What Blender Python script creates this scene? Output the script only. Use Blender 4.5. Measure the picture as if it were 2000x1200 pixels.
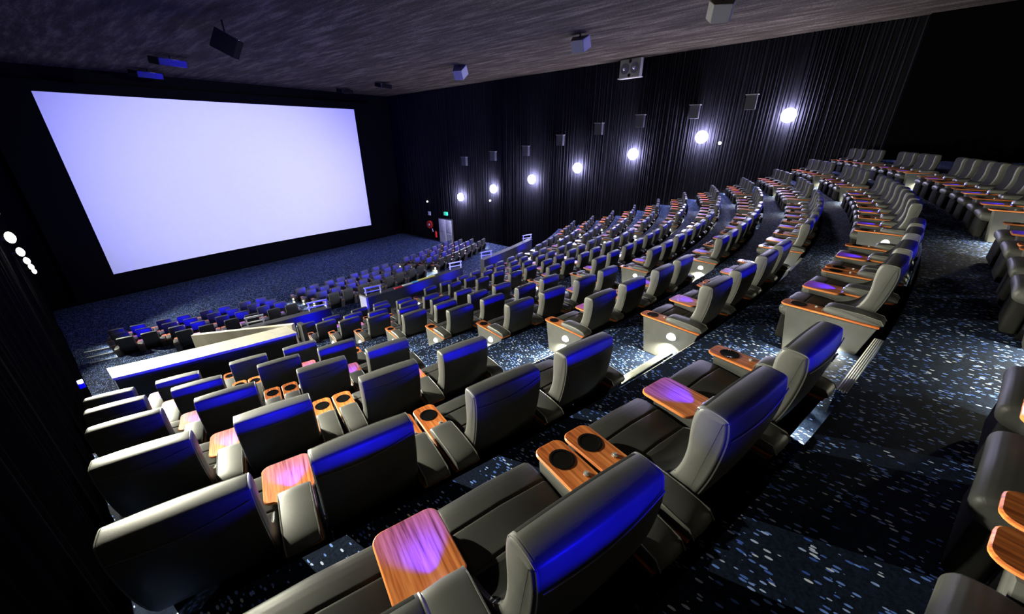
import bpy, bmesh, math, random
from mathutils import Vector, Matrix
random.seed(7)
for o in list(bpy.data.objects): bpy.data.objects.remove(o)
sc = bpy.context.scene
COL = sc.collection
PI = math.pi
# ------------------------------------------------------------------ camera
F_PX, YAW, PITCH, ROLL = 744.0, math.radians(52.506), math.radians(24.056), math.radians(-0.053)
fw = Vector((math.sin(YAW)*math.cos(PITCH), math.cos(YAW)*math.cos(PITCH), -math.sin(PITCH)))
rt = Vector((math.cos(YAW), -math.sin(YAW), 0)); up = rt.cross(fw)
rt2 = rt*math.cos(ROLL)+up*math.sin(ROLL); up2 = up*math.cos(ROLL)-rt*math.sin(ROLL)
cam = bpy.data.cameras.new('camera'); cam_ob = bpy.data.objects.new('camera', cam); COL.objects.link(cam_ob)
cam.sensor_width = 36.0; cam.lens = F_PX*36.0/2000.0; cam.clip_start = 0.02; cam.clip_end = 200
cam_ob.matrix_world = Matrix((rt2, up2, -fw)).transposed().to_4x4()
sc.camera = cam_ob
# ------------------------------------------------------------------ world and exposure
w = bpy.data.worlds.new('world'); sc.world = w; w.use_nodes = True
w.node_tree.nodes['Background'].inputs[0].default_value = (0.3, 0.35, 0.6, 1)
w.node_tree.nodes['Background'].inputs[1].default_value = 0.0
sc.view_settings.view_transform = 'Standard'; sc.view_settings.look = 'None'
sc.view_settings.gamma = 1.0; sc.view_settings.use_curve_mapping = False
sc.view_settings.exposure = 0.0
# light levels, all in watts
P_LEFT = [0, 0, 6800, 11000, 15000, 16000, 15000, 12500, 10500]    # sconces on the left wall, from the back; the last is an added one
S_RIGHT = 440.0
P_BLUE = 210
P_AISLE = 170
P_PROJECTOR = 50000
C_LEFT = (1.0, 0.975, 0.77); C_RIGHT = (0.72, 0.72, 1.0); C_BLUE = (0.003, 0.003, 1.0)

def light(name, kind, loc, energy, color, radius=0.1, direction=None, parent=None, **kw):
    l = bpy.data.lights.new(name, kind); l.energy = energy; l.color = color
    if kind in ('POINT', 'SPOT'): l.shadow_soft_size = radius
    for k, v in kw.items(): setattr(l, k, v)
    o = bpy.data.objects.new(name, l); COL.objects.link(o); o.location = loc
    if direction is not None: o.rotation_euler = Vector(direction).to_track_quat('-Z', 'Y').to_euler()
    if parent: o.parent = parent
    return o
LX0, LY0, LZ0, LDY, LDZ = 28.2, 2.197, 1.086, 4.298, -1.095
light('projector_beam', 'SPOT', (13.4, -6.5, 3.2), P_PROJECTOR, (0.84, 0.88, 1.0), 0.15,
      direction=(13.4-13.4-1.2, 37.6+6.5, -4.2-3.2), spot_size=math.radians(36), spot_blend=1.0)

# ------------------------------------------------------------------ materials
def mat(name, base=(0.5,0.5,0.5), rough=0.5, metal=0.0, spec=0.5, emit=None, estr=0.0):
    m = bpy.data.materials.new(name); m.use_nodes = True
    b = m.node_tree.nodes['Principled BSDF']
    b.inputs['Base Color'].default_value = (*base, 1); b.inputs['Roughness'].default_value = rough
    b.inputs['Metallic'].default_value = metal; b.inputs['Specular IOR Level'].default_value = spec
    if emit: b.inputs['Emission Color'].default_value = (*emit, 1); b.inputs['Emission Strength'].default_value = estr
    return m, m.node_tree, b
def node(nt, t, **kw):
    n = nt.nodes.new(t)
    for k, v in kw.items(): setattr(n, k, v)
    return n
def coords(nt, scale=(1,1,1), rot=(0,0,0), kind='Object'):
    tc = node(nt, 'ShaderNodeTexCoord'); mp = node(nt, 'ShaderNodeMapping')
    mp.inputs['Scale'].default_value = scale; mp.inputs['Rotation'].default_value = rot
    nt.links.new(tc.outputs[kind], mp.inputs[0]); return mp.outputs[0]
def noise(nt, vec, scale, detail=3, rough=0.5):
    n = node(nt, 'ShaderNodeTexNoise'); n.inputs['Scale'].default_value = scale
    n.inputs['Detail'].default_value = detail; n.inputs['Roughness'].default_value = rough
    nt.links.new(vec, n.inputs['Vector']); return n.outputs['Fac']
def ramp(nt, fac, stops):
    r = node(nt, 'ShaderNodeValToRGB'); nt.links.new(fac, r.inputs[0]); e = r.color_ramp.elements
    while len(e) < len(stops): e.new(0.5)
    for i, (p, c) in enumerate(stops): e[i].position = p; e[i].color = (*c, 1)
    return r.outputs[0]
def bump(nt, b, h, strength=0.2, dist=0.01):
    n = node(nt, 'ShaderNodeBump'); n.inputs['Strength'].default_value = strength; n.inputs['Distance'].default_value = dist
    nt.links.new(h, n.inputs['Height']); nt.links.new(n.outputs[0], b.inputs['Normal'])

def leather(name, c0, c1, rough, spec=0.5):
    m, nt, b = mat(name, c0, rough, spec=spec)
    v = coords(nt); n = noise(nt, v, 6.0, 4)
    nt.links.new(ramp(nt, n, [(0.3, c0), (0.7, c1)]), b.inputs['Base Color'])
    n2 = noise(nt, v, 160.0, 2); bump(nt, b, n2, 0.12, 0.004)
    return m
M_LEATHER = leather('black_leather', (0.060,0.060,0.056), (0.075,0.075,0.070), 0.46, 0.32)
M_SEAT = leather('seat_leather', (0.034,0.034,0.032), (0.046,0.046,0.043), 0.5, 0.3)
M_INNER = leather('dark_suede', (0.008,0.008,0.008), (0.013,0.013,0.012), 0.9, 0.04)
M_PIPE, _, _ = mat('piping_cord', (0.11,0.11,0.10), 0.35)
M_PLASTIC, _, _ = mat('black_plastic', (0.006,0.006,0.006), 0.12)
M_CHROME, _, _ = mat('chrome', (0.6,0.6,0.6), 0.2, 0.5)
def wood():
    m, nt, b = mat('reddish_wood_veneer', (0.4,0.14,0.04), 0.28)
    v = coords(nt, (22, 1.1, 22)); n = noise(nt, v, 1.6, 5, 0.6)
    v2 = coords(nt, (90, 3, 90)); n2 = noise(nt, v2, 1.0, 3)
    mx = node(nt, 'ShaderNodeMath', operation='MULTIPLY_ADD'); mx.inputs[1].default_value = 0.35
    nt.links.new(n2, mx.inputs[0]); nt.links.new(n, mx.inputs[2])
    nt.links.new(ramp(nt, mx.outputs[0], [(0.50, (0.24,0.052,0.014)), (0.64, (0.58,0.160,0.040)), (0.82, (0.78,0.280,0.085))]), b.inputs['Base Color'])
    return m
M_WOOD = wood()
def carpet(name, dots=True):
    m, nt, b = mat(name, (0.006,0.010,0.03), 0.95, spec=0.1)
    v = coords(nt, (56, 21, 56), (0, 0, -0.1))
    vo = node(nt, 'ShaderNodeTexVoronoi'); vo.inputs['Scale'].default_value = 1.0; nt.links.new(v, vo.inputs['Vector'])
    lt = node(nt, 'ShaderNodeMath', operation='LESS_THAN'); lt.inputs[1].default_value = 0.34
    nt.links.new(vo.outputs['Distance'], lt.inputs[0])
    sep = node(nt, 'ShaderNodeSeparateColor'); nt.links.new(vo.outputs['Color'], sep.inputs[0])
    v3 = coords(nt); clump = noise(nt, v3, 5.0, 2)
    th = node(nt, 'ShaderNodeMath', operation='MULTIPLY_ADD'); th.inputs[1].default_value = -2.2; th.inputs[2].default_value = 1.62
    nt.links.new(clump, th.inputs[0])
    gt = node(nt, 'ShaderNodeMath', operation='GREATER_THAN'); nt.links.new(sep.outputs[0], gt.inputs[0]); nt.links.new(th.outputs[0], gt.inputs[1])
    mu = node(nt, 'ShaderNodeMath', operation='MULTIPLY'); nt.links.new(lt.outputs[0], mu.inputs[0]); nt.links.new(gt.outputs[0], mu.inputs[1])
    base = ramp(nt, noise(nt, v3, 60.0, 3), [(0.3, (0.003,0.005,0.013)), (0.7, (0.010,0.019,0.045))])
    dot = ramp(nt, sep.outputs[1], [(0.0, (0.05,0.12,0.60)), (0.6, (0.22,0.38,0.95)), (1.0, (0.85,0.92,1.0))])
    mix = node(nt, 'ShaderNodeMix', data_type='RGBA'); nt.links.new(mu.outputs[0], mix.inputs['Factor'])
    nt.links.new(base, mix.inputs['A']); nt.links.new(dot, mix.inputs['B']); nt.links.new(mix.outputs['Result'], b.inputs['Base Color'])
    bump(nt, b, noise(nt, v3, 220.0, 2), 0.4, 0.005)
    return m
M_CARPET = carpet('speckled_navy_carpet')
def ceil_mat():
    m, nt, b = mat('sprayed_acoustic_ceiling', (0.08,0.07,0.06), 0.95, spec=0.05)
    v = coords(nt, (2.4, 0.30, 1), (0, 0, math.radians(-10))); n = noise(nt, v, 1.3, 5, 0.65)
    v2 = coords(nt, (1, 1, 1)); n2 = noise(nt, v2, 14.0, 4, 0.7)
    mx = node(nt, 'ShaderNodeMath', operation='MULTIPLY_ADD'); mx.inputs[1].default_value = 0.6
    nt.links.new(n2, mx.inputs[0]); nt.links.new(n, mx.inputs[2])
    nt.links.new(ramp(nt, mx.outputs[0], [(0.55, (0.017,0.0135,0.0085)), (0.8, (0.043,0.035,0.023)), (1.05, (0.11,0.092,0.062))]), b.inputs['Base Color'])
    bump(nt, b, mx.outputs[0], 0.6, 0.05)
    return m
M_CEIL = ceil_mat()
def cloth(name, c):
    m, nt, b = mat(name, c, 0.95, spec=0.05)
    v = coords(nt, (1, 3, 0.3)); n = noise(nt, v, 3.0, 3)
    c2 = tuple(x*0.6 for x in c); nt.links.new(ramp(nt, n, [(0.3, c2), (0.7, c)]), b.inputs['Base Color'])
    return m
M_CURTAIN = cloth('black_curtain_fabric', (0.0105,0.0105,0.0135))
M_BLACK, _, _ = mat('black_velvet', (0.0025,0.0025,0.003), 1.0, spec=0.0)
M_SCREEN, _, _ = mat('matte_screen_fabric', (0.85,0.85,0.88), 1.0, spec=0.0)
def painted(name, c, sc_=3.0):
    m, nt, b = mat(name, c, 0.6); v = coords(nt); n = noise(nt, v, sc_, 4)
    c2 = tuple(x*0.8 for x in c); nt.links.new(ramp(nt, n, [(0.3, c2), (0.7, c)]), b.inputs['Base Color']); return m
M_CREAM = painted('cream_plaster', (0.62,0.58,0.47))
M_DARKWALL = painted('dark_laminate', (0.03,0.03,0.035))
M_GREYDOOR = painted('grey_door_paint', (0.70,0.71,0.74))
M_WHITE, _, _ = mat('white_paint', (0.8,0.8,0.8), 0.4)
M_RED, _, _ = mat('red_enamel', (0.7,0.03,0.02), 0.35)
M_YELLOW, _, _ = mat('yellow_plastic', (0.8,0.7,0.15), 0.4)
M_CYAN, _, _ = mat('cyan_plastic', (0.1,0.55,0.65), 0.4)
M_GREEN, _, _ = mat('lit_green_sign', (0.02,0.5,0.25), 0.4, emit=(0.05,0.8,0.45), estr=0.5)
M_GREY, _, _ = mat('grey_enamel', (0.28,0.28,0.24), 0.6, spec=0.2)
M_CONE, _, _ = mat('speaker_cone', (0.10,0.10,0.10), 0.35)
M_LAMP, _, _ = mat('glowing_lamp_glass', (1,1,1), 0.4, emit=(0.66,0.64,1.0), estr=S_RIGHT)
M_LAMPW, _, _ = mat('glowing_warm_glass', (1,1,1), 0.4, emit=(1.0,0.98,0.82), estr=5.0)
M_LED, _, _ = mat('blue_led', (0.1,0.1,1), 0.4, emit=(0.12,0.16,1.0), estr=12.0)
M_STEP, _, _ = mat('blue_step_led', (0,0,0.2), 0.4, emit=(0.0,0.0,1.0), estr=0.7)
def nosing_mat():
    m, nt, b = mat('ribbed_aluminium', (0.85,0.85,0.76), 0.5, 0.0)
    tc = node(nt, 'ShaderNodeTexCoord'); wv = node(nt, 'ShaderNodeTexWave', bands_direction='Y'); wv.inputs['Scale'].default_value = 22.0
    nt.links.new(tc.outputs['Object'], wv.inputs[0])
    bump(nt, b, wv.outputs['Fac'], 0.8, 0.01); return m
M_NOSE = nosing_mat()

# ------------------------------------------------------------------ mesh helpers
def obj(name, bm, m, parent=None, smooth=True, mats=None):
    me = bpy.data.meshes.new(name); bmesh.ops.recalc_face_normals(bm, faces=bm.faces); bm.to_mesh(me); bm.free()
    for x in (mats or [m]): me.materials.append(x)
    if smooth:
        for p in me.polygons: p.use_smooth = True
        try: me.set_sharp_from_angle(angle=math.radians(42))
        except Exception: pass
    o = bpy.data.objects.new(name, me); COL.objects.link(o)
    if parent: o.parent = parent
    return o
def tag(o, label=None, cat=None, group=None, kind=None):
    if label: o['label'] = label
    if cat: o['category'] = cat
    if group: o['group'] = group
    if kind: o['kind'] = kind
    return o
def thing(name, label, cat, loc=(0,0,0), rz=0.0, group=None):
    o = bpy.data.objects.new(name, None); COL.objects.link(o); o.location = loc; o.rotation_euler = (0,0,rz)
    return tag(o, label, cat, group)
def add_box(bm, x0, x1, y0, y1, z0, z1, bev=0.0, seg=2):
    r = bmesh.ops.create_cube(bm, size=1.0); vs = r['verts']
    for v in vs: v.co = Vector(((x0+x1)/2+v.co.x*(x1-x0), (y0+y1)/2+v.co.y*(y1-y0), (z0+z1)/2+v.co.z*(z1-z0)))
    if bev:
        es = list({e for v in vs for e in v.link_edges})
        bmesh.ops.bevel(bm, geom=es, offset=bev, segments=seg, profile=0.5, affect='EDGES')
    return bm
def box(*a, **k): return add_box(bmesh.new(), *a, **k)
def add_tube(bm, pts, r, n=6, closed=False):
    pts = [Vector(p) for p in pts]; rings = []
    N = len(pts)
    for i, p in enumerate(pts):
        a = pts[(i-1) % N] if (closed or i > 0) else p
        c = pts[(i+1) % N] if (closed or i < N-1) else p
        t = (c-a).normalized()
        ref = Vector((0,0,1)) if abs(t.z) < 0.9 else Vector((1,0,0))
        u = t.cross(ref).normalized(); v = t.cross(u)
        rings.append([bm.verts.new(p+(u*math.cos(2*PI*k/n)+v*math.sin(2*PI*k/n))*r) for k in range(n)])
    M = N if closed else N-1
    for i in range(M):
        A, B = rings[i], rings[(i+1) % N]
        for k in range(n): bm.faces.new((A[k], A[(k+1) % n], B[(k+1) % n], B[k]))
    if not closed: bm.faces.new(rings[0]); bm.faces.new(rings[-1])
    return bm
def tube(*a, **k): return add_tube(bmesh.new(), *a, **k)
def add_cyl(bm, c, r, h, n=20, axis='Z', r2=None):
    r2 = r if r2 is None else r2
    res = bmesh.ops.create_cone(bm, cap_ends=True, segments=n, radius1=r, radius2=r2, depth=h)
    R = {'Z': Matrix.Identity(3), 'X': Matrix.Rotation(PI/2, 3, 'Y'), 'Y': Matrix.Rotation(-PI/2, 3, 'X')}[axis]
    for v in res['verts']: v.co = R @ v.co + Vector(c)
    return bm
def smooth_poly(pts, it=2):
    for _ in range(it):
        q = []
        for i in range(len(pts)):
            a, b = pts[i], pts[(i+1) % len(pts)]
            q.append((a[0]*.75+b[0]*.25, a[1]*.75+b[1]*.25)); q.append((a[0]*.25+b[0]*.75, a[1]*.25+b[1]*.75))
        pts = q
    return pts
def inset(pts, d):
    if d == 0: return pts
    n = len(pts); A = sum(pts[i][0]*pts[(i+1) % n][1]-pts[(i+1) % n][0]*pts[i][1] for i in range(n))
    s = 1 if A > 0 else -1; out = []
    for i in range(n):
        a, b, c = pts[i-1], pts[i], pts[(i+1) % n]
        tx, ty = c[0]-a[0], c[1]-a[1]; l = math.hypot(tx, ty) or 1
        out.append((b[0]-s*ty/l*d, b[1]+s*tx/l*d))
    return out
def loft(pts, xs, fn=None, bm=None):
    """profile (y,z) swept along x; xs = [(x, inset)]"""
    bm = bm or bmesh.new(); rings = []
    for x, d in xs:
        ring = []
        for (y, z) in inset(pts, d):
            p = Vector((x, y, z))
            if fn: p = fn(p)
            ring.append(bm.verts.new(p))
        rings.append(ring)
    n = len(pts)
    for i in range(len(rings)-1):
        for k in range(n): bm.faces.new((rings[i][k], rings[i][(k+1) % n], rings[i+1][(k+1) % n], rings[i+1][k]))
    bm.faces.new(rings[0]); bm.faces.new(rings[-1][::-1])
    return bm
def plate(outline, z0, z1, bev=0.006, hole=None):
    """flat board from an xy outline"""
    bm = bmesh.new(); n = len(outline)
    lv = [(z0, bev), (z0+bev, 0), (z1-bev, 0), (z1, bev)]; rings = []
    for z, d in lv: rings.append([bm.verts.new((x, y, z)) for x, y in inset(outline, d)])
    for i in range(3):
        for k in range(n): bm.faces.new((rings[i][k], rings[i][(k+1) % n], rings[i+1][(k+1) % n], rings[i+1][k]))
    bm.faces.new(rings[0][::-1]); bm.faces.new(rings[-1])
    return bm
def round_rect(x0, x1, y0, y1, r, corners=(1,1,1,1), n=5):
    """ccw, corners order: SE, NE, NW, SW"""
    out = []
    for (cx, cy, a0, on, px, py) in ((x1-r, y0+r, -90, corners[0], x1, y0), (x1-r, y1-r, 0, corners[1], x1, y1), (x0+r, y1-r, 90, corners[2], x0, y1), (x0+r, y0+r, 180, corners[3], x0, y0)):
        if not on: out.append((px, py)); continue
        for k in range(n+1):
            a = math.radians(a0+90*k/n); out.append((cx+r*math.cos(a), cy+r*math.sin(a)))
    return out

# ------------------------------------------------------------------ hall layout
XC, R = 13.81, 42.1
ROW_Y = [-3.36, -1.777, -0.268, 1.285, 2.864, 4.441, 6.044, 7.63, 9.22, 10.80, 12.39]      # row 0 is behind the camera, row 1 the nearest in front
ROW_Z = [-0.49, -1.05, -1.613, -2.16, -2.70, -3.25, -3.816, -4.38, -4.94, -5.50, -6.06]    # height of the top of the backrests
BH = 1.15
FR_Y = [25.9, 24.4, 22.9, 21.4]; FR_Z = [-9.30, -9.05, -8.80, -8.55]                      # rows below the parapet, front one first
FLOOR = -10.6
X0, X1, YB, YF = -0.37, 28.45, -9.5, 38.4
def arc_y(x, ymin): return ymin + R - math.sqrt(R*R-(x-XC)**2)
def arc_pt(s, start_x, ymin):
    th = math.asin((start_x-XC)/R) + s/R
    return XC+R*math.sin(th), ymin+R*(1-math.cos(th)), th
def ceil_z(y): return 5.02-0.0285*y

# ------------------------------------------------------------------ structure: floor, walls, ceiling
def arc_band(bm, xa, xb, ya, yb, z, zb, n=40, risers=True):
    """top surface between two arcs plus riser down at the yb side"""
    prev = None
    for i in range(n+1):
        x = xa+(xb-xa)*i/n
        a = bm.verts.new((x, arc_y(x, ya) if isinstance(ya, (int, float)) else ya(x), z))
        b = bm.verts.new((x, arc_y(x, yb) if isinstance(yb, (int, float)) else yb(x), z))
        c = bm.verts.new((b.co.x, b.co.y, zb))
        if prev:
            bm.faces.new((prev[0], a, b, prev[1])); bm.faces.new((prev[1], b, c, prev[2]))
        prev = (a, b, c)
bm = bmesh.new()
edges = [y-0.12 for y in ROW_Y]
fz = [z-BH for z in ROW_Z]
arc_band(bm, X0, X1, lambda x: YB, edges[0], fz[0]+0.56, fz[0])
VX = 4.3    # the exit passage cuts away the left block below row 6
for i in range(len(ROW_Y)):
    nxt = edges[i+1] if i+1 < len(edges) else ROW_Y[-1]+1.72
    zn = fz[i+1] if i+1 < len(edges) else -9.70
    if i < 6: arc_band(bm, X0, X1, edges[i], nxt, fz[i], zn)
    elif i == 6:
        arc_band(bm, X0, X1, edges[i], nxt, fz[i], zn)
        arc_band(bm, X0, VX, nxt-0.01, nxt, fz[i], -9.7)
    else: arc_band(bm, VX, X1, edges[i], nxt, fz[i], zn)
arc_band(bm, X0, VX, edges[7], ROW_Y[-1]+1.72, -9.70, -9.70)
fe = [FR_Y[3]-0.12, FR_Y[2]-0.12, FR_Y[1]-0.12, FR_Y[0]-0.12, FR_Y[0]+1.3]
arc_band(bm, X0, X1, ROW_Y[-1]+1.72, fe[0], -9.70, -9.70)
for k, z in enumerate([-9.70, -9.95, -10.20, -10.45]):
    arc_band(bm, X0, X1, fe[k], fe[k+1], z, [-9.95, -10.20, -10.45, FLOOR][k])
arc_band(bm, X0, X1, fe[4], lambda x: YF, FLOOR, FLOOR)
# side of the terraces along the exit passage
prev = None
for i in range(7, 11):
    ya, yb = arc_y(VX, edges[i]), arc_y(VX, edges[i+1] if i+1 < 11 else ROW_Y[-1]+1.72)
    v = [bm.verts.new(c) for c in ((VX, ya, -9.7), (VX, yb, -9.7), (VX, yb, fz[i]), (VX, ya, fz[i]))]; bm.faces.new(v)
tag(obj('floor', bm, M_CARPET, smooth=False), 'stepped auditorium floor in speckled navy carpet', kind='structure')

tag(obj('ceiling', loft([(YB, ceil_z(YB)), (YF, ceil_z(YF)), (YF, ceil_z(YF)+0.4), (YB, ceil_z(YB)+0.4)], [(X0-0.3, 0), (X1+0.3, 0)]), M_CEIL, smooth=False), 'dark sprayed ceiling', kind='structure')
def curtain(name, x, y0, y1, z0, zt, sgn, period=0.30, amp=0.07):
    bm = bmesh.new(); n = int((y1-y0)/period*10); prev = None; ph = 0; zs = 7
    for i in range(n+1):
        y = y0+(y1-y0)*i/n
        ph += 2*PI/10*(0.75+0.5*(0.5+0.5*math.sin(y*1.7)*math.sin(y*0.53+1)))
        d = amp*(math.sin(ph)+0.35*math.sin(ph*2.13+y))*(0.7+0.3*math.sin(y*0.9))
        top = ceil_z(y)
        col = [bm.verts.new((x+sgn*(abs(d)+0.0)*(1+0.25*k/zs)*1.0 + sgn*0.02*math.sin(k+y), y+0.02*math.sin(ph*0.5+k*0.6), z0+(top-z0)*k/zs)) for k in range(zs+1)]
        if prev:
            for k in range(zs): bm.faces.new((prev[k], col[k], col[k+1], prev[k+1]))
        prev = col
    return obj(name, bm, M_CURTAIN)
cr = curtain('wall_right', X1, -2.2, YF, FLOOR, 0, -1); tag(cr, 'right wall hung with black pleated curtain', kind='structure')
tag(obj('trim_2', box(X1-0.22, X1+0.1, YB, -2.2, FLOOR, 5.4), M_BLACK), 'rear part of the right wall, its darkness painted as flat black', kind='structure')  # flat black stands in for the curtain fading out of the lamplight
cl = curtain('wall_left', X0, YB, YF, FLOOR, 0, 1, amp=0.03); cl.data.materials[0] = M_BLACK; tag(cl, 'left wall hung with black pleated curtain', kind='structure')
tag(obj('wall_front', box(X0-0.3, X1+0.3, YF, YF+0.2, FLOOR, 4.6), M_BLACK), 'black wall around the screen', kind='structure')
tag(obj('wall_back', box(X0-0.3, X1+0.3, YB-0.2, YB, -2, 6), M_BLACK), 'black rear wall', kind='structure')

# screen, slightly curved, with black masking
SX0, SX1, SZ0, SZ1, SY = 3.113, 23.763, -8.784, 2.484, 37.632
def curved_panel(x0, x1, z0, z1, y, sag, t, n=24):
    bm = bmesh.new(); prev = None
    for i in range(n+1):
        u = i/n; x = x0+(x1-x0)*u; yy = y+sag*(1-(2*u-1)**2)
        q = [bm.verts.new(c) for c in ((x, yy, z0), (x, yy, z1), (x, yy+t, z1), (x, yy+t, z0))]
        if prev:
            for k in range(4): bm.faces.new((prev[k], q[k], q[(k+1) % 4], prev[(k+1) % 4]))
        else: bm.faces.new(q[::-1])
        prev = q
    bm.faces.new(prev); return bm
t = thing('cinema_screen', 'giant blank cinema screen glowing lavender white at the front of the hall', 'screen', (0,0,FLOOR))
o = obj('screen_surface', curved_panel(SX0, SX1, SZ0, SZ1, SY, 0.55, 0.03), M_SCREEN, t); o.location.z = -FLOOR
o = obj('masking_frame', bmesh.new(), M_BLACK, t); o.location.z = -FLOOR
bm = bmesh.new()
for a in ((SX0-2.2, SX0-0.005, SZ0-1.5, SZ1+0.6), (SX1+0.005, SX1+2.2, SZ0-1.5, SZ1+0.6)):
    add_box(bm, a[0], a[1], SY-0.02, SY+0.1, a[2], a[3])
add_box(bm, SX0, SX1, SY+0.0, SY+0.62, SZ1+0.01, SZ1+0.6); add_box(bm, SX0, SX1, SY+0.0, SY+0.62, SZ0-1.5, SZ0-0.01)
bm.to_mesh(o.data); bm.free()

# parapets
def arc_wall(x0, x1, ymin, th, z0, z1, n=14, slope=0.0):
    bm = bmesh.new(); prev = None
    for i in range(n+1):
        x = x0+(x1-x0)*i/n; y = arc_y(x, ymin); zt = z1+slope*(x-x0)
        q = [bm.verts.new(c) for c in ((x, y, z0), (x, y, zt), (x, y+th, zt), (x, y+th, z0))]
        if prev:
            for k in range(4): bm.faces.new((prev[k], q[k], q[(k+1) % 4], prev[(k+1) % 4]))
        else: bm.faces.new(q[::-1])
        prev = q
    bm.faces.new(prev); return bm
PW = arc_y(2, 0)
Y1 = 10.45-arc_y(0.2, 0)
t = thing('parapet', 'broad cream topped parapet closing the left seating block above the exit passage', 'parapet', (0,0,-9.7))
o = obj('wall_body', arc_wall(0.22, 3.42, Y1+0.03, 0.5, -9.7, -4.56), M_DARKWALL, t); o.location.z = 9.7
o = obj('cap', arc_wall(0.20, 3.45, Y1, 0.60, -4.56, -4.50), M_CREAM, t); o.location.z = 9.7
tag(o, 'wide cream cap')
# slanting cream wall beside the exit passage
a, b = Vector((2.42, 15.6, 0)), Vector((4.30, 12.1, 0)); d = (b-a).normalized(); nn = Vector((-d.y, d.x, 0))*0.14
bm = bmesh.new(); za, zb = -6.15, -5.42
lo = [bm.verts.new((p.x, p.y, -9.7)) for p in (a, b, b+nn, a+nn)]; hi = [bm.verts.new((p.x, p.y, z)) for p, z in ((a, za), (b, zb), (b+nn, zb), (a+nn, za))]
bm.faces.new(lo[::-1]); bm.faces.new(hi)
for k in range(4): bm.faces.new((lo[k], lo[(k+1) % 4], hi[(k+1) % 4], hi[k]))
tag(obj('passage_wall', bm, M_CREAM, smooth=False), 'cream wedge shaped wall rising along the exit passage behind the parapet', 'wall')
tag(obj('passage_post', box(4.45, 4.58, 11.75, 12.05, -8, -5.40), M_DARKWALL), 'black end post at the high end of the cream wedge wall', 'post')
LEDGES = [(3.8, 6.7, 'short dark parapet ledge just right of the cream wedge wall'), (8.2, 13.7, 'long dark parapet ledge with coloured strips lying on it'),
          (15.4, 21.0, 'dark blue lit parapet ledge nearest the right hand curtain')]
LY = ROW_Y[-1]+1.35
for x0, x1, lab in LEDGES:
    t = thing('parapet', lab, 'parapet', (0,0,-9.7))
    o = obj('wall_body', arc_wall(x0+0.02, x1-0.02, LY+0.03, 0.3, -9.7, -6.36), M_DARKWALL, t); o.location.z = 9.7
    o = obj('cap', arc_wall(x0, x1, LY, 0.36, -6.36, -6.30), M_DARKWALL, t); o.location.z = 9.7
# handrails at the parapet ends
def handrail(x, lab, y=None, z=-6.30, h=0.35, L=0.75, rz=-0.3):
    y = arc_y(x, LY)+0.18 if y is None else y
    t = thing('handrail', lab, 'handrail', (x, y, z), rz, 'white handrails at the parapet gaps')
    obj('rail', tube([(-L/2, 0, h), (L/2, 0, h)], 0.035), M_WHITE, t)
    obj('lower_rail', tube([(-L/2, 0, h*0.45), (L/2, 0, h*0.45)], 0.025), M_WHITE, t)
    for s in (-1, 1): obj('post', tube([(s*L*0.42, 0, 0), (s*L*0.42, 0, h)], 0.03), M_WHITE, t)
handrail(6.3, 'short white handrail on the right end of the left dark parapet')
handrail(8.6, 'short white handrail above the olive panel at the first parapet gap')
handrail(13.3, 'short white handrail on the far end of the long dark parapet')
handrail(15.8, 'short white handrail across the gap from the long dark parapet')
handrail(20.5, 'white handrail standing alone against the black curtain at right')
handrail(4.2, 'small white handrail beside the top of the cream wedge wall', L=0.6)
tag(obj('parapet_end_panel', box(8.10, 8.19, arc_y(8.2, LY)-0.05, arc_y(8.2, LY)+0.45, -7.5, -6.26), M_GREY), 'olive grey end panel under the white handrail at the first parapet gap', 'panel')
# things lying on the long ledge
def strip(x0, x1, m, nm, lab, dy=0.10):
    xm = (x0+x1)/2; y = arc_y(xm, LY)+dy
    o = obj(nm, box(-(x1-x0)/2, (x1-x0)/2, -0.07, 0.07, 0, 0.03, bev=0.005), m); o.location = (xm, y, -6.30)
    o.rotation_euler.z = math.asin((xm-XC)/R); tag(o, lab, nm.split('_')[-1])
strip(9.55, 9.95, M_RED, 'red_card', 'red card at the left end of the row of strips on the ledge')
strip(10.0, 10.5, M_WHITE, 'white_card', 'white card between the red and the cyan strips on the ledge', 0.14)
strip(10.55, 10.85, M_CYAN, 'cyan_card', 'cyan card between white and yellow strips on the ledge', 0.18)
strip(10.9, 11.9, M_YELLOW, 'yellow_card', 'yellow card at the right end of the strips on the ledge', 0.22)

# ------------------------------------------------------------------ recliner prototypes
CW, TW, CD = 0.61, 0.28, 0.45
BACK = smooth_poly([(y, z-0.07*min(1, max(0, (z-0.4)/0.4))) for y, z in [(0.003, 1.125), (0.015, 1.155), (0.125, 1.162), (0.155, 1.13), (0.165, 1.04), (0.15, 0.86), (0.19, 0.68), (0.30, 0.50), (0.50, 0.42), (0.52, 0.32), (0.36, 0.24), (0.20, 0.30), (0.09, 0.50), (0.02, 0.78), (-0.01, 1.02)]], 2)
def crown(p):
    u = p.x/(CW/2); q = p.copy()
    if p.z > 0.8: q.z += 0.012*(1-u*u)
    if p.y < 0.12: q.y -= 0.015*(1-u*u)
    return q
h = CW/2
XS = [(-h, 0.024), (-h+0.004, 0.010), (-h+0.012, 0.002), (-h+0.024, 0.0)] + [(x*h, 0) for x in (-0.75, -0.4, 0, 0.4, 0.75)] + [(h-0.024, 0), (h-0.012, 0.002), (h-0.004, 0.010), (h, 0.024)]
mesh_bank = {}
def bank(key, maker, m, name):
    if key not in mesh_bank:
        o = obj(name, maker(), m, mats=m if isinstance(m, list) else None); mesh_bank[key] = o.data; bpy.data.objects.remove(o)
    return mesh_bank[key]
def piece(key, maker, m, name, parent, loc=(0,0,0), sx=1):
    o = bpy.data.objects.new(name, bank(key, maker, m, name)); COL.objects.link(o); o.parent = parent; o.location = loc
    if sx != 1: o.scale = (sx, 1, 1)
    return o
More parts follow.
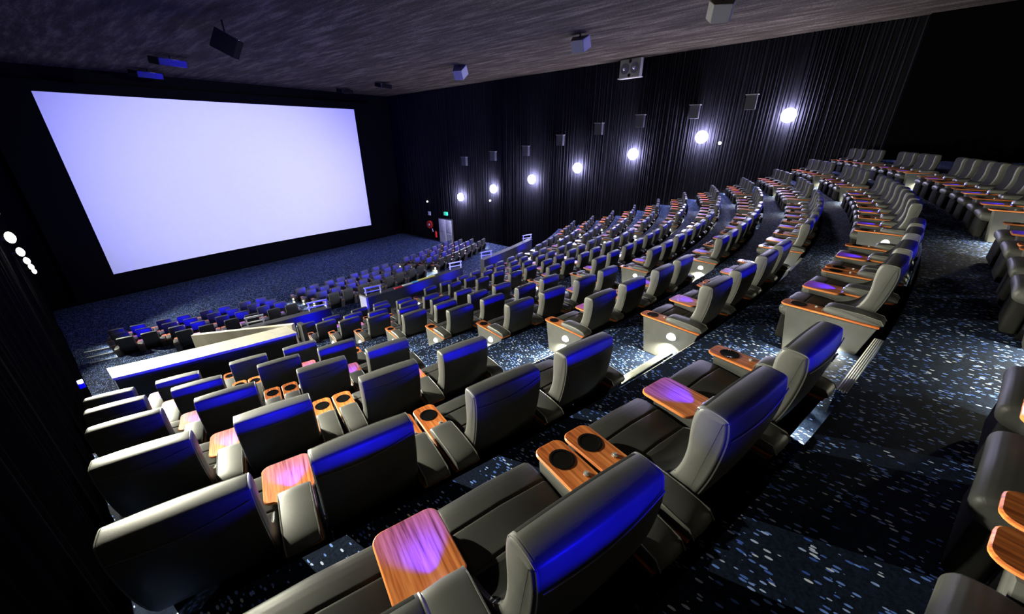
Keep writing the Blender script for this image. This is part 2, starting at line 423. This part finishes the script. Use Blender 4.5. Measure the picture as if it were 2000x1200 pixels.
def back_bm():
    bm = loft(BACK, XS, crown); bmesh.ops.recalc_face_normals(bm, faces=bm.faces); bm.normal_update()
    for f in bm.faces:
        c = f.calc_center_median()
        if f.normal.y > 0.25 and abs(c.x) < h-0.04 and c.y > 0.10: f.material_index = 1
    return bm
def piping_bm(s):
    bm = bmesh.new()
    if True:
        add_tube(bm, [crown(Vector((s*(h-0.012), y, z))) for y, z in inset(BACK, 0.006)], 0.0065, 5, closed=True)
    return bm
def seam_bm():
    pts = []
    for i in range(15):
        u = -1+2*i/14; z = 0.965+0.035*abs(u)**1.6+0.02*u
        p = crown(Vector((u*(h-0.02), -0.008, z))); p.y -= 0.004; pts.append(p)
    return tube(pts, 0.0035, 5)
def seat_bm():
    bm = bmesh.new()
    prof = smooth_poly([(0.26, 0.43), (0.45, 0.43), (0.64, 0.455), (0.80, 0.46), (0.85, 0.42), (0.84, 0.34), (0.74, 0.30), (0.28, 0.28)], 2)
    def f(p):
        q = p.copy()
        if p.z > 0.36:
            for y0 in (0.46, 0.66): q.z -= 0.012*math.exp(-((p.y-y0)/0.006)**2)
            q.z += 0.015*(1-(p.x/h)**2)
        return q
    # finer profile on top so the seams show
    fine = []
    n = len(prof)
    for i in range(n):
        a, b = prof[i], prof[(i+1) % n]; L = math.hypot(b[0]-a[0], b[1]-a[1]); k = max(1, int(L/0.005)) if a[1] > 0.36 else 1
        for j in range(k): fine.append((a[0]+(b[0]-a[0])*j/k, a[1]+(b[1]-a[1])*j/k))
    w2 = h+0.0
    return loft(fine, [(-w2, 0.03), (-w2+0.012, 0.008), (-w2+0.03, 0), (0, 0), (w2-0.03, 0), (w2-0.012, 0.008), (w2, 0.03)], f)
def foot_bm(): return box(-h+0.01, h-0.01, 0.70, 0.81, 0.03, 0.33, bev=0.03, seg=3)
def base_bm():
    return box(-h+0.03, h-0.03, 0.25, 0.70, 0.0, 0.285, bev=0.01)
AH = 0.535
def arm_bm(w):
    prof = [(0.02, 0.40), (0.12, 0.02), (0.68, 0.0), (0.74, AH-0.02), (0.0, AH-0.02)]
    prof = [(-0.02, AH-0.02), (0.10, 0.0), (0.66, 0.0), (0.74, AH-0.02)]
    w /= 2
    return loft(prof, [(-w, 0.012), (-w+0.008, 0.003), (-w+0.015, 0), (w-0.015, 0), (w-0.008, 0.003), (w, 0.012)])
def cup_top_bm():
    out = round_rect(-0.101, 0.101, 0.42, 0.80, 0.055, (0, 1, 1, 0)); strip_ = [(-0.101, -0.03), (0.101, -0.03)]
    out = [(0.101, -0.03)] + [p for p in round_rect(-0.101, 0.101, -0.03, 0.80, 0.055, (0, 1, 1, 0))[1:]]
    return plate(out, AH-0.02, AH)
def tray_bm():
    L = [(0.105, -0.03), (0.105, 0.42), (0.125, 0.45)]
    L += [p for p in round_rect(-0.19, 0.125, 0.42, 0.80, 0.055, (0, 1, 1, 1))[1:]]
    # last points run down the left side of the tray, then return to the narrow strip
    L += [(-0.105, 0.40), (-0.105, -0.03)]
    return plate(L, AH-0.02, AH+0.004)
def pad_bm(w):
    prof = smooth_poly([(-0.04, AH), (0.42, AH), (0.428, AH+0.050), (0.40, AH+0.082), (0.30, AH+0.085), (0.12, AH+0.085), (-0.02, AH+0.065), (-0.05, AH+0.02)], 2)
    w /= 2
    return loft(prof, [(-w, 0.012), (-w+0.006, 0.003), (-w+0.016, 0), (0, -0.004), (w-0.016, 0), (w-0.006, 0.003), (w, 0.012)])
def pad_piping_bm(w, s):
    prof = [(0.43, AH+0.012), (0.422, AH+0.050), (0.38, AH+0.076), (0.30, AH+0.082), (0.12, AH+0.081), (-0.02, AH+0.062), (-0.05, AH+0.02)]
    bm = bmesh.new()
    add_tube(bm, [(s*(w/2-0.006), y, z) for y, z in prof], 0.005, 5)
    return bm
def cup_bm():
    bm = bmesh.new(); n = 24
    # a black ring with a sunken well
    prof = [(0.072, AH-0.001), (0.074, AH+0.004), (0.068, AH+0.006), (0.058, AH+0.004), (0.056, AH-0.012)]
    rings = [[bm.verts.new((r*math.cos(2*PI*k/n), 0.655+r*math.sin(2*PI*k/n), z)) for k in range(n)] for r, z in prof]
    for i in range(len(prof)-1):
        for k in range(n): bm.faces.new((rings[i][k], rings[i][(k+1) % n], rings[i+1][(k+1) % n], rings[i+1][k]))
    c = bm.verts.new((0, 0.655, AH+0.0015))
    inner = [bm.verts.new((0.057*math.cos(2*PI*k/n), 0.655+0.057*math.sin(2*PI*k/n), AH+0.0015)) for k in range(n)]
    for k in range(n): bm.faces.new((inner[k], inner[(k+1) % n], c))
    return bm
def button_bm():
    bm = bmesh.new(); add_cyl(bm, (0.04, 0.50, AH+0.004), 0.017, 0.010, 16); add_cyl(bm, (0.04, 0.50, AH+0.012), 0.009, 0.006, 12); return bm
def led_bm(): return box(-0.014, 0.014, 0.424, 0.436, AH+0.016, AH+0.038, bev=0.003)
def dome_bm():
    bm = bmesh.new(); bmesh.ops.create_uvsphere(bm, u_segments=16, v_segments=10, radius=0.062)
    for v in bm.verts: v.co = Vector((v.co.x*0.75, v.co.y, v.co.z if v.co.z > 0 else v.co.z*0.55))
    return bm
light_bank = {}
def lamp_piece(key, parent, loc, direction):
    if key not in light_bank:
        if key == 'blue':
            l = bpy.data.lights.new('blue_led_light', 'SPOT'); l.energy = P_BLUE; l.color = C_BLUE; l.spot_size = math.radians(98); l.spot_blend = 1.0; l.shadow_soft_size = 0.012
        else:
            l = bpy.data.lights.new('aisle_lamp_light', 'SPOT'); l.energy = P_AISLE; l.color = (1.0, 0.97, 0.72); l.spot_size = math.radians(150); l.spot_blend = 0.6; l.shadow_soft_size = 0.02
        light_bank[key] = l
    o = bpy.data.objects.new(light_bank[key].name, light_bank[key]); COL.objects.link(o); o.parent = parent; o.location = loc
    o.rotation_euler = Vector(direction).to_track_quat('-Z', 'Y').to_euler()
    return o
def cup_arm(root, x, detail, aisle=0):
    a = piece('arm_c', lambda: arm_bm(0.20), M_LEATHER, 'armrest', root, (x, 0, 0))
    piece('ctop', cup_top_bm, M_WOOD, 'wood_top', a)
    piece('pad_c', lambda: pad_bm(0.185), M_LEATHER, 'arm_pad', a)
    if detail > 0: piece('cup', cup_bm, M_PLASTIC, 'cup_holder', a)
    if detail > 1:
        piece('button', button_bm, M_CHROME, 'recline_button', a); [piece(f'pp_c{q}', lambda: pad_piping_bm(0.185, q), M_PIPE, 'piping', a) for q in (-1, 1)]
    if aisle:
        piece('dome', dome_bm, M_LAMPW, 'aisle_light', a, (aisle*0.105, 0.30, 0.36))
        lamp_piece('aisle', a, (aisle*0.17, 0.30, 0.30), (aisle*0.35, 0, -1))
    return a
def table_arm(root, x, detail):
    a = piece('arm_t', lambda: arm_bm(0.225), M_LEATHER, 'armrest', root, (x, 0, 0))
    piece('tray', tray_bm, M_WOOD, 'tray_table', a)
    piece('pad_t', lambda: pad_bm(0.20), M_LEATHER, 'arm_pad', a)
    if detail > 0: piece('led', led_bm, M_LED, 'blue_led', a)
    if detail > 1: [piece(f'pp_t{q}', lambda: pad_piping_bm(0.20, q), M_PIPE, 'piping', a) for q in (-1, 1)]
    lamp_piece('blue', a, (-0.01, 0.447, AH+0.052), (0, 1, 0.18))
    return a
def recliner(label, loc, rz, group, left, right, detail=2, aisle_l=False, aisle_r=False):
    t = thing('recliner_seat', label, 'recliner seat', loc, rz, group)
    b = piece('back', back_bm, [M_LEATHER, M_INNER], 'backrest', t)
    if detail > 0: piece('seam', seam_bm, M_PIPE, 'seam', b)
    if detail > 1: piece('pl', lambda: piping_bm(-1), M_PIPE, 'piping', b); piece('pr', lambda: piping_bm(1), M_PIPE, 'piping', b)
    piece('seat', seat_bm, M_SEAT, 'seat', t)
    piece('foot', foot_bm, M_INNER, 'footrest', t); piece('base', base_bm, M_PLASTIC, 'base', t)
    if left == 'cup': cup_arm(t, -h-0.105, detail, -1 if aisle_l else 0)
    if right == 'table': table_arm(t, h+TW/2, detail)
    if right == 'cup': cup_arm(t, h+0.105, detail, 1 if aisle_r else 0)
    return t
ORD = ['first', 'second', 'third', 'fourth', 'fifth', 'sixth', 'seventh', 'eighth', 'ninth', 'tenth', 'eleventh']
ROWN = ['rearmost row'] + [f'{ORD[i]} row down' for i in range(1, 11)]
BLK = [(-0.27, 4, 'left wall block'), (4.90, 4, 'narrow block left of centre'), (10.10, 8, 'wide centre block'), (19.15, 4, 'narrow block right of centre'), (24.25, 4, 'right curtain block')]
FAR = []      # the smallest looking recliners, joined into one object below
def build_row(ymin, ztop, rowname, blocks, detail_of, group, skip=lambda bi, i: False, far=lambda bi, i: False):
    for bi, (bx, n, bname) in enumerate(blocks):
        s = 0.0
        for i in range(n):
            x, y, th = arc_pt(s+CW/2, bx, ymin)
            if not skip(bi, i):
                right = 'table' if i % 2 == 0 else 'cup'; left = 'cup' if (i % 2 == 0 and not (i == 0 and bx < 0)) else None
                lab = f'black leather recliner, {ORD[i]} from left, {bname}, {rowname}'
                rec = recliner(lab, (x, y, ztop-BH), th, group, left, right, detail_of(x, y, ztop), aisle_l=(i == 0), aisle_r=(i == n-1))
                if far(bi, i): FAR.append(rec)
            s += CW + (TW if i % 2 == 0 else CD)
def det(x, y, z):
    d = math.sqrt(x*x+y*y+z*z); return 2 if d < 12 else (1 if d < 19 else 0)
for r in range(len(ROW_Y)):
    bl = BLK if r <= 6 else BLK
    def sk(bi, i, r=r):
        if r > 6 and bi == 0: return True
        if r == 0 and bi == 0 and i == 0: return False
        return False
    build_row(ROW_Y[r], ROW_Z[r], ROWN[r], bl, det, 'recliners on the main terraces', sk, far=lambda bi, i, r=r: r > 4 and bi == 4 and i > 0)
FBL = [(1.15, 8, 'front left block'), (10.10, 8, 'front centre block'), (19.10, 8, 'front right block')]
FN = ['front row by the screen', 'second row from the screen', 'third row from the screen', 'fourth row from the screen']
for r in range(4):
    def sk(bi, i, r=r): return r == 3 and bi == 0 and i < 2
    build_row(FR_Y[r], FR_Z[r], FN[r], FBL, det, 'recliners in the front section', sk, far=lambda bi, i, r=r: r < 3 and bi == 2 and i > 0)
bpy.context.view_layer.update()
jb = bmesh.new(); jm = []; keep_lights = []
for root in FAR:
    stack = list(root.children)
    while stack:
        c = stack.pop(); stack += list(c.children)
        if c.type == 'LIGHT': keep_lights.append((c, c.matrix_world.copy())); continue
        tmp = c.data.copy(); tmp.transform(c.matrix_world)
        for x in c.data.materials:
            if x not in jm: jm.append(x)
        idx = [jm.index(x) for x in c.data.materials]
        for p in tmp.polygons: p.material_index = idx[p.material_index] if p.material_index < len(idx) else idx[0]
        jb.from_mesh(tmp); bpy.data.meshes.remove(tmp)
me = bpy.data.meshes.new('distant_recliners'); jb.to_mesh(me); jb.free()
for x in jm: me.materials.append(x)
for p in me.polygons: p.use_smooth = True
far_ob = bpy.data.objects.new('distant_recliners', me); COL.objects.link(far_ob)
tag(far_ob, 'tiny distant black recliners crowded against the far right curtain', 'recliner seats', kind='stuff')
for c, m in keep_lights: c.parent = None; c.matrix_world = m
for root in FAR:
    for c in list(root.children_recursive):
        if c.type != 'LIGHT': bpy.data.objects.remove(c)
    bpy.data.objects.remove(root)

# ------------------------------------------------------------------ step nosings in the aisles
def nosing(x0, x1, ymin, z, lab, group):
    xm = (x0+x1)/2; th = math.asin((xm-XC)/R); L = (x1-x0)/math.cos(th)
    o = obj('step_nosing', box(-L/2, L/2, -0.045, 0.045, -0.004, 0.008, bev=0.003), M_NOSE)
    o.location = (xm, arc_y(xm, ymin), z); o.rotation_euler.z = th; tag(o, lab, 'step nosing', group)
AISLES = [(3.42, 4.60, 'first aisle'), (8.60, 9.75, 'second aisle'), (17.80, 18.80, 'third aisle'), (22.66, 23.98, 'fourth aisle')]
halfsteps = []
for r in range(0, 8):
    for ai, (x0, x1, an) in enumerate(AISLES[:3]):
        if ai == 0: x0, x1 = (3.38, 4.60)
        nosing(x0, x1, edges[r+1]+0.045, fz[r]-0.11, f'bright ribbed nosing, upper step below the {ROWN[r]}, {an}', 'aisle step nosings')
        nosing(x0, x1, edges[r+1]+0.35, fz[r]-0.33, f'bright ribbed nosing, lower step below the {ROWN[r]}, {an}', 'aisle step nosings')
        halfsteps.append((x0, x1, edges[r+1], -0.05, 0.09, fz[r]-0.11, fz[r+1])); halfsteps.append((x0, x1, edges[r+1], 0.09, 0.40, fz[r]-0.33, fz[r+1]))
bm = bmesh.new()
for x0, x1, y, v0, v1, z, zb in halfsteps:
    xm = (x0+x1)/2; th = math.asin((xm-XC)/R); yy = arc_y(xm, y); c, s = math.cos(th), math.sin(th); L = (x1-x0)/2/c
    P = [(xm+u*c-v*s, yy+u*s+v*c) for u, v in ((-L, v0), (L, v0), (L, v1), (-L, v1))]
    lo = [bm.verts.new((p[0], p[1], zb-0.02)) for p in P]; hi = [bm.verts.new((p[0], p[1], z-0.004)) for p in P]
    bm.faces.new(hi)
    for k in range(4): bm.faces.new((lo[k], lo[(k+1) % 4], hi[(k+1) % 4], hi[k]))
tag(obj('trim_1', bm, M_CARPET, smooth=False), 'carpeted half steps in the aisles', kind='structure')
for k, (y, z) in enumerate(((27.0, -10.19), (26.15, -9.94), (25.3, -9.69))):
    o = obj('step_nosing', box(-0.48, 0.48, -0.04, 0.04, -0.004, 0.012, bev=0.003), M_NOSE); o.location = (0.50, arc_y(0.5, fe[3-k])-0.05, [-10.20, -9.95, -9.70][k]); o.rotation_euler.z = -0.31
    tag(o, f'thin bright step edge, {["farthest", "middle", "nearest"][k]} of three beside the front left seats', 'step nosing', 'front left step edges')

# ------------------------------------------------------------------ wall lamps
def lamp_fix(x, sgn, k, lab, power, color, group, rad):
    y, z = LY0+k*LDY, LZ0+k*LDZ
    t = thing('wall_lamp', lab, 'wall lamp', (x, y, z), 0, group)
    bm = bmesh.new(); add_cyl(bm, (sgn*0.0, 0, 0), rad*0.5, 0.10, 24, 'X'); obj('mounting_plate', bm, M_PLASTIC, t)
    bm = bmesh.new(); bmesh.ops.create_uvsphere(bm, u_segments=16, v_segments=10, radius=rad)
    for v in bm.verts: v.co = Vector((v.co.x*0.6+sgn*(0.06+rad*0.62), v.co.y, v.co.z))
    obj('glowing_globe', bm, M_LAMP if sgn < 0 else M_LAMPW, t)
    if sgn > 0 and power:
        az = math.radians(-68 if k < 7 else -30)
        light('wall_lamp_light', 'SPOT', (sgn*0.22, 0, 0), power, color, 0.06, parent=t, direction=(math.cos(az), math.sin(az), -0.16), spot_size=math.radians(94), spot_blend=0.5)
NEAR = ['nearest and largest looking', 'second from the back', 'third from the back', 'middle', 'third from the screen', 'second from the screen', 'closest to the screen']
for k in range(7):
    lamp_fix(X1-0.12, -1, k, f'bright round wall lamp on the right curtain, {NEAR[k]} of the seven', 0, C_RIGHT, 'star bright lamps on the right curtain', 0.36)
for k in range(-1, 8):  # the lamp nearest the screen is added to light the front rows and floor
    lamp_fix(X0+0.06, 1, k, f'bright lamp on the left curtain, lamp {ORD[k+1]} from the back', P_LEFT[k+1], C_LEFT, 'lamps on the left curtain', 0.14)

# ------------------------------------------------------------------ speakers
def ceiling_speaker(x, y, drop, w_, d_, h_, rz, tilt, lab, m=M_PLASTIC):
    zc = ceil_z(y); t = thing('ceiling_speaker', lab, 'speaker', (x, y, zc), rz, 'ceiling speakers')
    obj('bracket', tube([(0, 0, 0.05), (0, 0, -drop+h_*0.45)], 0.035), M_PLASTIC, t)
    bm = bmesh.new(); hw, hd, hh = w_/2, d_/2, h_/2
    vs = [bm.verts.new(c) for c in ((-hw*.7, -hd, -hh), (hw*.7, -hd, -hh), (hw, hd, -hh), (-hw, hd, -hh), (-hw*.7, -hd, hh), (hw*.7, -hd, hh), (hw, hd, hh), (-hw, hd, hh))]
    for f in ((0,1,2,3), (4,5,6,7), (0,1,5,4), (1,2,6,5), (2,3,7,6), (3,0,4,7)): bm.faces.new([vs[i] for i in f])
    bmesh.ops.bevel(bm, geom=list(bm.edges), offset=0.015, segments=2, affect='EDGES')
    c = obj('cabinet', bm, m, t); c.location = (0, 0, -drop); c.rotation_euler = (tilt, 0, 0)
    g = obj('grille', box(-hw*.9, hw*.9, hd, hd+0.012, -hh*.9, hh*.9, bev=0.004), M_PLASTIC, c)
ceiling_speaker(7.9, 21.1, 0.85, 0.95, 0.8, 0.75, 0.9, 0.5, 'black cube speaker hanging on a bracket from the ceiling at upper left')
ceiling_speaker(8.3, 30.5, 0.30, 1.9, 0.5, 0.35, 0.15, 0.2, 'long flat black ceiling speaker, right one of the pair at far left')
ceiling_speaker(8.4, 36.0, 0.30, 1.9, 0.5, 0.35, 0.15, 0.2, 'long flat black ceiling speaker closest to the screen at far left')
ceiling_speaker(21.9, 35.5, 0.25, 1.6, 0.5, 0.3, 0.1, 0.2, 'long flat ceiling speaker above the right end of the screen')
ceiling_speaker(22.4, 30.5, 0.25, 1.6, 0.5, 0.3, 0.1, 0.2, 'long flat ceiling speaker just right of the screen edge one')
ceiling_speaker(21.6, 21.0, 0.45, 0.9, 0.75, 0.6, -1.2, 0.6, 'ceiling speaker with a lit cream side above the middle of the curtain', M_GREY)
ceiling_speaker(20.2, 11.2, 0.45, 0.95, 0.6, 0.55, -1.5, 0.5, 'ceiling speaker with a lit cream side left of the twin cone speaker', M_GREY)
ceiling_speaker(19.3, 4.6, 0.45, 0.95, 0.6, 0.6, -1.2, 0.5, 'ceiling speaker with a lit cream side at the top, rightmost', M_GREY)
# twin cone speaker on the right wall near the ceiling
t = thing('wall_speaker', 'large pale framed speaker with two round cones high on the curtain', 'speaker', (X1-0.42, 11.6, 3.55)); t.rotation_euler = (0, 0, -0.25)
obj('cabinet', box(-0.15, 0.15, -0.80, 0.80, 0.05, 1.1, bev=0.02), M_GREY, t); obj('frame_shelf', box(-0.22, 0.15, -0.86, 0.86, 0.0, 0.06), M_CREAM, t)
for s in (-1, 1):
    bm = bmesh.new(); add_cyl(bm, (-0.16, s*0.38, 0.57), 0.32, 0.04, 28, 'X'); c = obj('cone', bm, M_CONE, t)
    bm = bmesh.new(); bmesh.ops.create_uvsphere(bm, u_segments=16, v_segments=10, radius=0.12)
    for v in bm.verts: v.co += Vector((-0.18, s*0.38, 0.57))
    obj('dust_cap', bm, M_CHROME, c)
for s in (-1, 1):
    bm = bmesh.new(); add_cyl(bm, (-0.16, 0, 0.57+s*0.40), 0.11, 0.03, 20, 'X'); obj('port', bm, M_PLASTIC, t)
# surround speakers on the right curtain
SUR = [(27.3, -2.50), (23.7, -1.95), (20.1, -1.45), (16.8, -0.62), (13.6, 0.15), (10.6, 0.60), (7.2, 1.05), (4.2, 1.45)]
for k, (y, z) in enumerate(SUR):
    t = thing('surround_speaker', f'small dark surround speaker on the right curtain, {ORD[k]} from the screen', 'speaker', (X1-0.20, y, z), 0, 'surround speakers on the curtain')
    obj('cabinet', loft([(-0.28, 0), (0.28, 0), (0.28, 0.75), (-0.28, 0.75)], [(-0.25, 0.0), (0.05, 0)]), M_DARKWALL, t)
    obj('wall_arm', box(0.04, 0.10, -0.05, 0.05, 0.3, 0.4), M_PLASTIC, t); obj('top_bracket', box(-0.30, 0.05, -0.33, 0.33, 0.75, 0.78), M_GREY, t)

# ------------------------------------------------------------------ exit doors, sign, hose reel
DX = X1-0.30
t = thing('door_1', 'pale grey double exit door in the right wall near the screen', 'door', (DX, 30.6, FLOOR)); t['kind'] = 'structure'
for s, nm in ((-1, 'door_leaf'), (1, 'door_leaf')):
    l = obj(nm, box(-0.05, 0.05, s*0.50-0.47, s*0.50+0.47, 0.02, 2.55, bev=0.01), M_GREYDOOR, t)
    obj('panel_joint', box(-0.056, 0.0, s*0.50-0.45, s*0.50+0.45, 1.20, 1.225), M_DARKWALL, l)
obj('meeting_stile', box(-0.075, 0.0, -0.045, 0.045, 0.02, 2.55), M_WHITE, t)
obj('notice', box(-0.06, -0.04, -0.36, -0.22, 1.55, 1.78), M_WHITE, t)
obj('push_bar', tube([(-0.11, -0.90, 1.05), (-0.11, -0.12, 1.05)], 0.02), M_CHROME, t)
obj('frame', box(-0.03, 0.12, -1.04, 1.04, 0.0, 2.63), M_DARKWALL, t)
t = thing('exit_sign', 'small green and white running figure exit sign above the grey door', 'sign', (DX, 30.5, FLOOR+3.0))
obj('sign_box', box(-0.04, 0.2, -0.22, 0.22, 0, 0.34, bev=0.01), M_GREEN, t)
bm = bmesh.new(); add_cyl(bm, (-0.047, 0.02, 0.265), 0.03, 0.008, 12, 'X')
for a, b in (((0.02, 0.24), (0.0, 0.15)), ((0.0, 0.15), (0.07, 0.05)), ((0.0, 0.15), (-0.07, 0.07)), ((0.02, 0.22), (-0.07, 0.19)), ((0.02, 0.22), (0.09, 0.16))):
    add_tube(bm, [(-0.047, a[0], a[1]), (-0.047, b[0], b[1])], 0.014)
obj('running_figure', bm, M_WHITE, t)
t = thing('fire_hose_reel', 'round red fire hose reel on the wall left of the grey door', 'hose reel', (DX, 33.0, FLOOR+1.75))
bm = bmesh.new(); add_cyl(bm, (-0.18, 0, 0), 0.42, 0.05, 28, 'X'); add_cyl(bm, (0.0, 0, 0), 0.42, 0.05, 28, 'X'); obj('disc', bm, M_RED, t)
bm = bmesh.new(); add_cyl(bm, (-0.09, 0, 0), 0.33, 0.14, 24, 'X'); obj('hose', bm, M_DARKWALL, t)
bm = bmesh.new(); add_cyl(bm, (-0.22, 0, 0), 0.12, 0.05, 18, 'X'); obj('hub', bm, M_WHITE, t)
obj('arm', box(-0.05, 0.12, -0.06, 0.06, -0.06, 0.06), M_RED, t)
obj('nozzle', tube([(-0.15, -0.42, -0.4), (-0.15, -0.5, -0.75)], 0.05), M_CHROME, t)
tag(obj('hose_sign', box(DX-0.02, DX+0.01, 32.8, 33.2, FLOOR+2.75, FLOOR+3.15), M_WHITE), 'small white notice above the red hose reel', 'sign')
tag(obj('fire_extinguisher', add_cyl(add_cyl(bmesh.new(), (DX-0.1, 32.1, FLOOR+0.75), 0.12, 0.6, 18), (DX-0.1, 32.1, FLOOR+1.1), 0.04, 0.12, 12), M_RED), 'small red extinguisher below the hose reel', 'fire extinguisher')
for k, (y, z, lab) in enumerate(((33.2, -6.4, 'tiny round light left of the lamp closest to the screen'), (24.2, -5.5, 'tiny round light beneath the second lamp from the screen'), (5.4, -0.35, 'tiny round light close right of the second lamp from the back'))):
    bm = bmesh.new(); bmesh.ops.create_uvsphere(bm, u_segments=12, v_segments=8, radius=0.09); o = obj('indicator_light', bm, M_LAMPW); o.location = (DX, y, z); tag(o, lab, 'light')

tag(obj('blue_step_light', box(-0.30, -0.20, 11.95, 12.2, -5.15, -5.03, bev=0.01), M_STEP), 'small blue light on the left wall beside the broad cream parapet', 'light')
